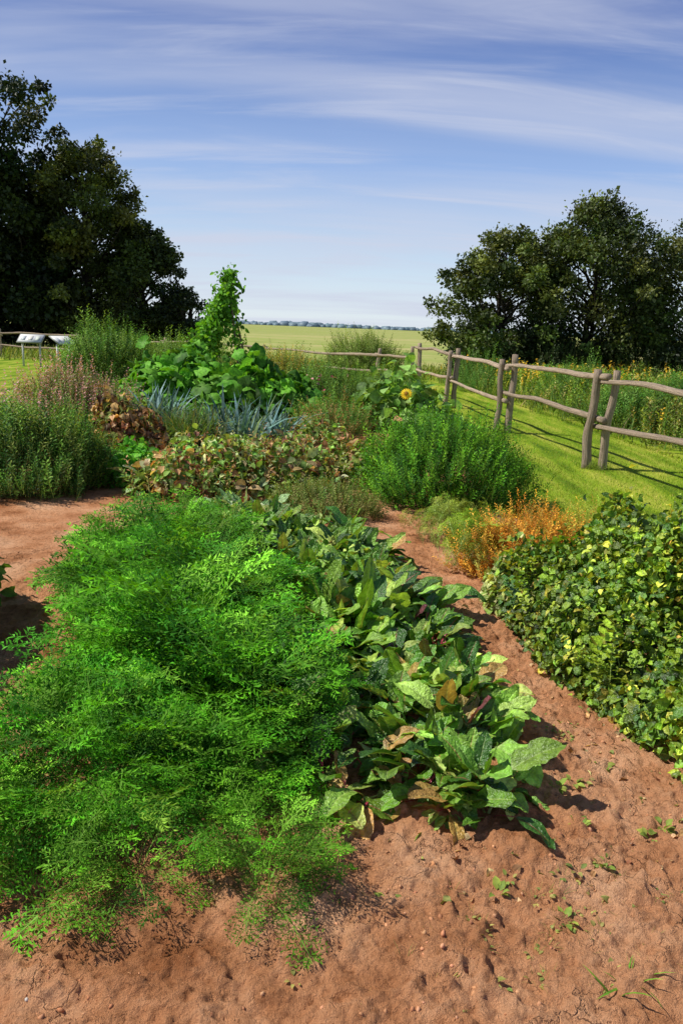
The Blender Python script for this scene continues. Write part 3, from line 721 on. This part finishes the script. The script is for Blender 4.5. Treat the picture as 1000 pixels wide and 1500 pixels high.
tree('apple_tree', (9.0, 30.5), 7.1, 3.0, .2, 150, 54000, .115, RPal, 22, cr=(.11, .25), tr=.16, fray=.28)
tree('hawthorn_tree', (13.2, 30), 7.0, 3.1, .2, 110, 42000, .115, RPal, 23, cr=(.13, .25), tr=.16, fray=.25)
tree('hawthorn_tree', (17.5, 31), 6.8, 3.2, .2, 60, 12000, .18, RPal, 24, tr=.16)
parts = []
for cx_, cy_, rr_, h_ in [(7.2, 29, 1.6, 1.9), (10.8, 29.2, 2.0, 2.2), (14.5, 29, 2.2, 2.2), (5.0, 29.2, 1.2, 1.3)]:
    parts += domeplant(TL_SPRIG, (cx_, cy_), rr_, rr_ * .7, h_, 1500, .42, [(.04, .075, .012), (.065, .10, .018)], up=.8)
build('hedge_undergrowth', parts, M_tree)

# distant tree line
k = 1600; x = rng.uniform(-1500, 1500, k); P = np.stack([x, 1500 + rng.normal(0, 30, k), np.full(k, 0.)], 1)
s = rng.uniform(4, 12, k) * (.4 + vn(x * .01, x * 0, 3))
build('distant_tree_line', scat([ico(2, i, .1) for i in range(3)], P, np.tile([1., 0, 0], (k, 1)), np.tile([0, 0, 1.], (k, 1)), s, pick([(.19, .27, .33), (.22, .31, .35)], k, .05)), M_tree)  # aerial haze painted into the blue-grey tree colour

# ------------------------------------------------------------------ light & world
S = Vector((-.80, .02, 0)).normalized() * math.cos(math.radians(52)); S.z = math.sin(math.radians(52))
sl = D.lights.new('sun', 'SUN'); sl.energy = 5.0; sl.angle = math.radians(.5); sl.color = (1, .96, .87)
so = D.objects.new('sun', sl); COL.objects.link(so); so.rotation_euler = S.to_track_quat('Z', 'Y').to_euler()
w = D.worlds.new('World'); scene.world = w; w.use_nodes = True; n = w.node_tree; N = n.nodes; L = n.links; N.clear()
sk = N.new('ShaderNodeTexSky'); sk.sky_type = 'NISHITA'; sk.sun_disc = False; sk.sun_elevation = math.radians(52)
sk.sun_rotation = math.atan2(S.x, S.y); sk.air_density = 1.0; sk.dust_density = .3; sk.ozone_density = 2
tc = N.new('ShaderNodeTexCoord'); sp = N.new('ShaderNodeSeparateXYZ'); L.new(tc.outputs['Generated'], sp.inputs[0])
def mth(op, a, b=None, v=None):
    m = N.new('ShaderNodeMath'); m.operation = op; L.new(a, m.inputs[0])
    if b is not None: L.new(b, m.inputs[1])
    elif v is not None: m.inputs[1].default_value = v
    return m.outputs[0]
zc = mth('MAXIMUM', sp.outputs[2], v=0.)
gr = ramp(N, [(0., (.80, .89, .95)), (.07, (.62, .77, .94)), (.18, (.33, .49, .84)), (.32, (.10, .19, .52)), (.6, (.04, .09, .26)), (1., (.025, .06, .17))])  # unseen upper sky dimmed to lower ambient light and raise contrast
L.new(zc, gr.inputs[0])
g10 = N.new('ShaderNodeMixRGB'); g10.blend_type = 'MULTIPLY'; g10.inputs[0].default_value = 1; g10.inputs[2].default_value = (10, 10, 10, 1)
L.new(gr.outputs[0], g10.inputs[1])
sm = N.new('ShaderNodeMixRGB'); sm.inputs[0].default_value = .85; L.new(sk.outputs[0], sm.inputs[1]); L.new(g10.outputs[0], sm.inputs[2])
z = mth('ADD', zc, v=.2)
cx = mth('DIVIDE', sp.outputs[0], z); cy = mth('DIVIDE', sp.outputs[1], z)
cb = N.new('ShaderNodeCombineXYZ'); L.new(cx, cb.inputs[0]); L.new(cy, cb.inputs[1])
def cloud(rot, scl, s, rough, lo, hi, amt):
    mp = N.new('ShaderNodeMapping'); mp.inputs['Rotation'].default_value = (0, 0, math.radians(rot)); mp.inputs['Scale'].default_value = scl
    L.new(cb.outputs[0], mp.inputs[0])
    no = N.new('ShaderNodeTexNoise'); no.inputs['Scale'].default_value = s; no.inputs['Detail'].default_value = 9; no.inputs['Roughness'].default_value = rough; no.inputs['Distortion'].default_value = .6
    L.new(mp.outputs[0], no.inputs['Vector'])
    mr = N.new('ShaderNodeMapRange'); mr.interpolation_type = 'SMOOTHSTEP'; mr.inputs[1].default_value = lo; mr.inputs[2].default_value = hi; mr.inputs[3].default_value = 0.0; mr.inputs[4].default_value = amt
    L.new(no.outputs['Fac'], mr.inputs[0]); return mr.outputs[0]
c1 = cloud(14, (.40, 1.7, 1), 1.1, .5, .38, .68, .52)
c2 = cloud(20, (.6, 3.0, 1), 1.9, .6, .44, .72, .38)
cs = mth('MINIMUM', mth('ADD', c1, c2), v=.75)
fd_ = N.new('ShaderNodeMapRange'); fd_.inputs[1].default_value = .36; fd_.inputs[2].default_value = .75; fd_.inputs[3].default_value = 1; fd_.inputs[4].default_value = .15  # clouds thinned toward the unseen zenith to cut ambient light
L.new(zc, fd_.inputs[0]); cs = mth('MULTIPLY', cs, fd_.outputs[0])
mx = N.new('ShaderNodeMixRGB'); mx.inputs[2].default_value = (6.2, 6.6, 8.0, 1)
L.new(cs, mx.inputs[0]); L.new(sm.outputs[0], mx.inputs[1])
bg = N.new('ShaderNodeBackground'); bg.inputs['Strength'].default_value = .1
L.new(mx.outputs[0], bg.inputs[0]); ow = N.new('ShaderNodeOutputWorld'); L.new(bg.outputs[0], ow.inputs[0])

# ------------------------------------------------------------------ camera
cd = D.cameras.new('camera'); cam = D.objects.new('camera', cd); COL.objects.link(cam)
cd.sensor_fit = 'VERTICAL'; cd.sensor_height = 36; cd.lens = 28; cd.clip_end = 8000; cd.clip_start = .05
cam.matrix_world = Matrix.Translation((0, 0, 1.8)) @ Matrix.Rotation(math.radians(90 - 13.07), 4, 'X') @ Matrix.Rotation(math.radians(2.2), 4, 'Z')
scene.camera = cam
scene.view_settings.view_transform = 'Standard'; scene.view_settings.look = 'None'; scene.view_settings.exposure = 0
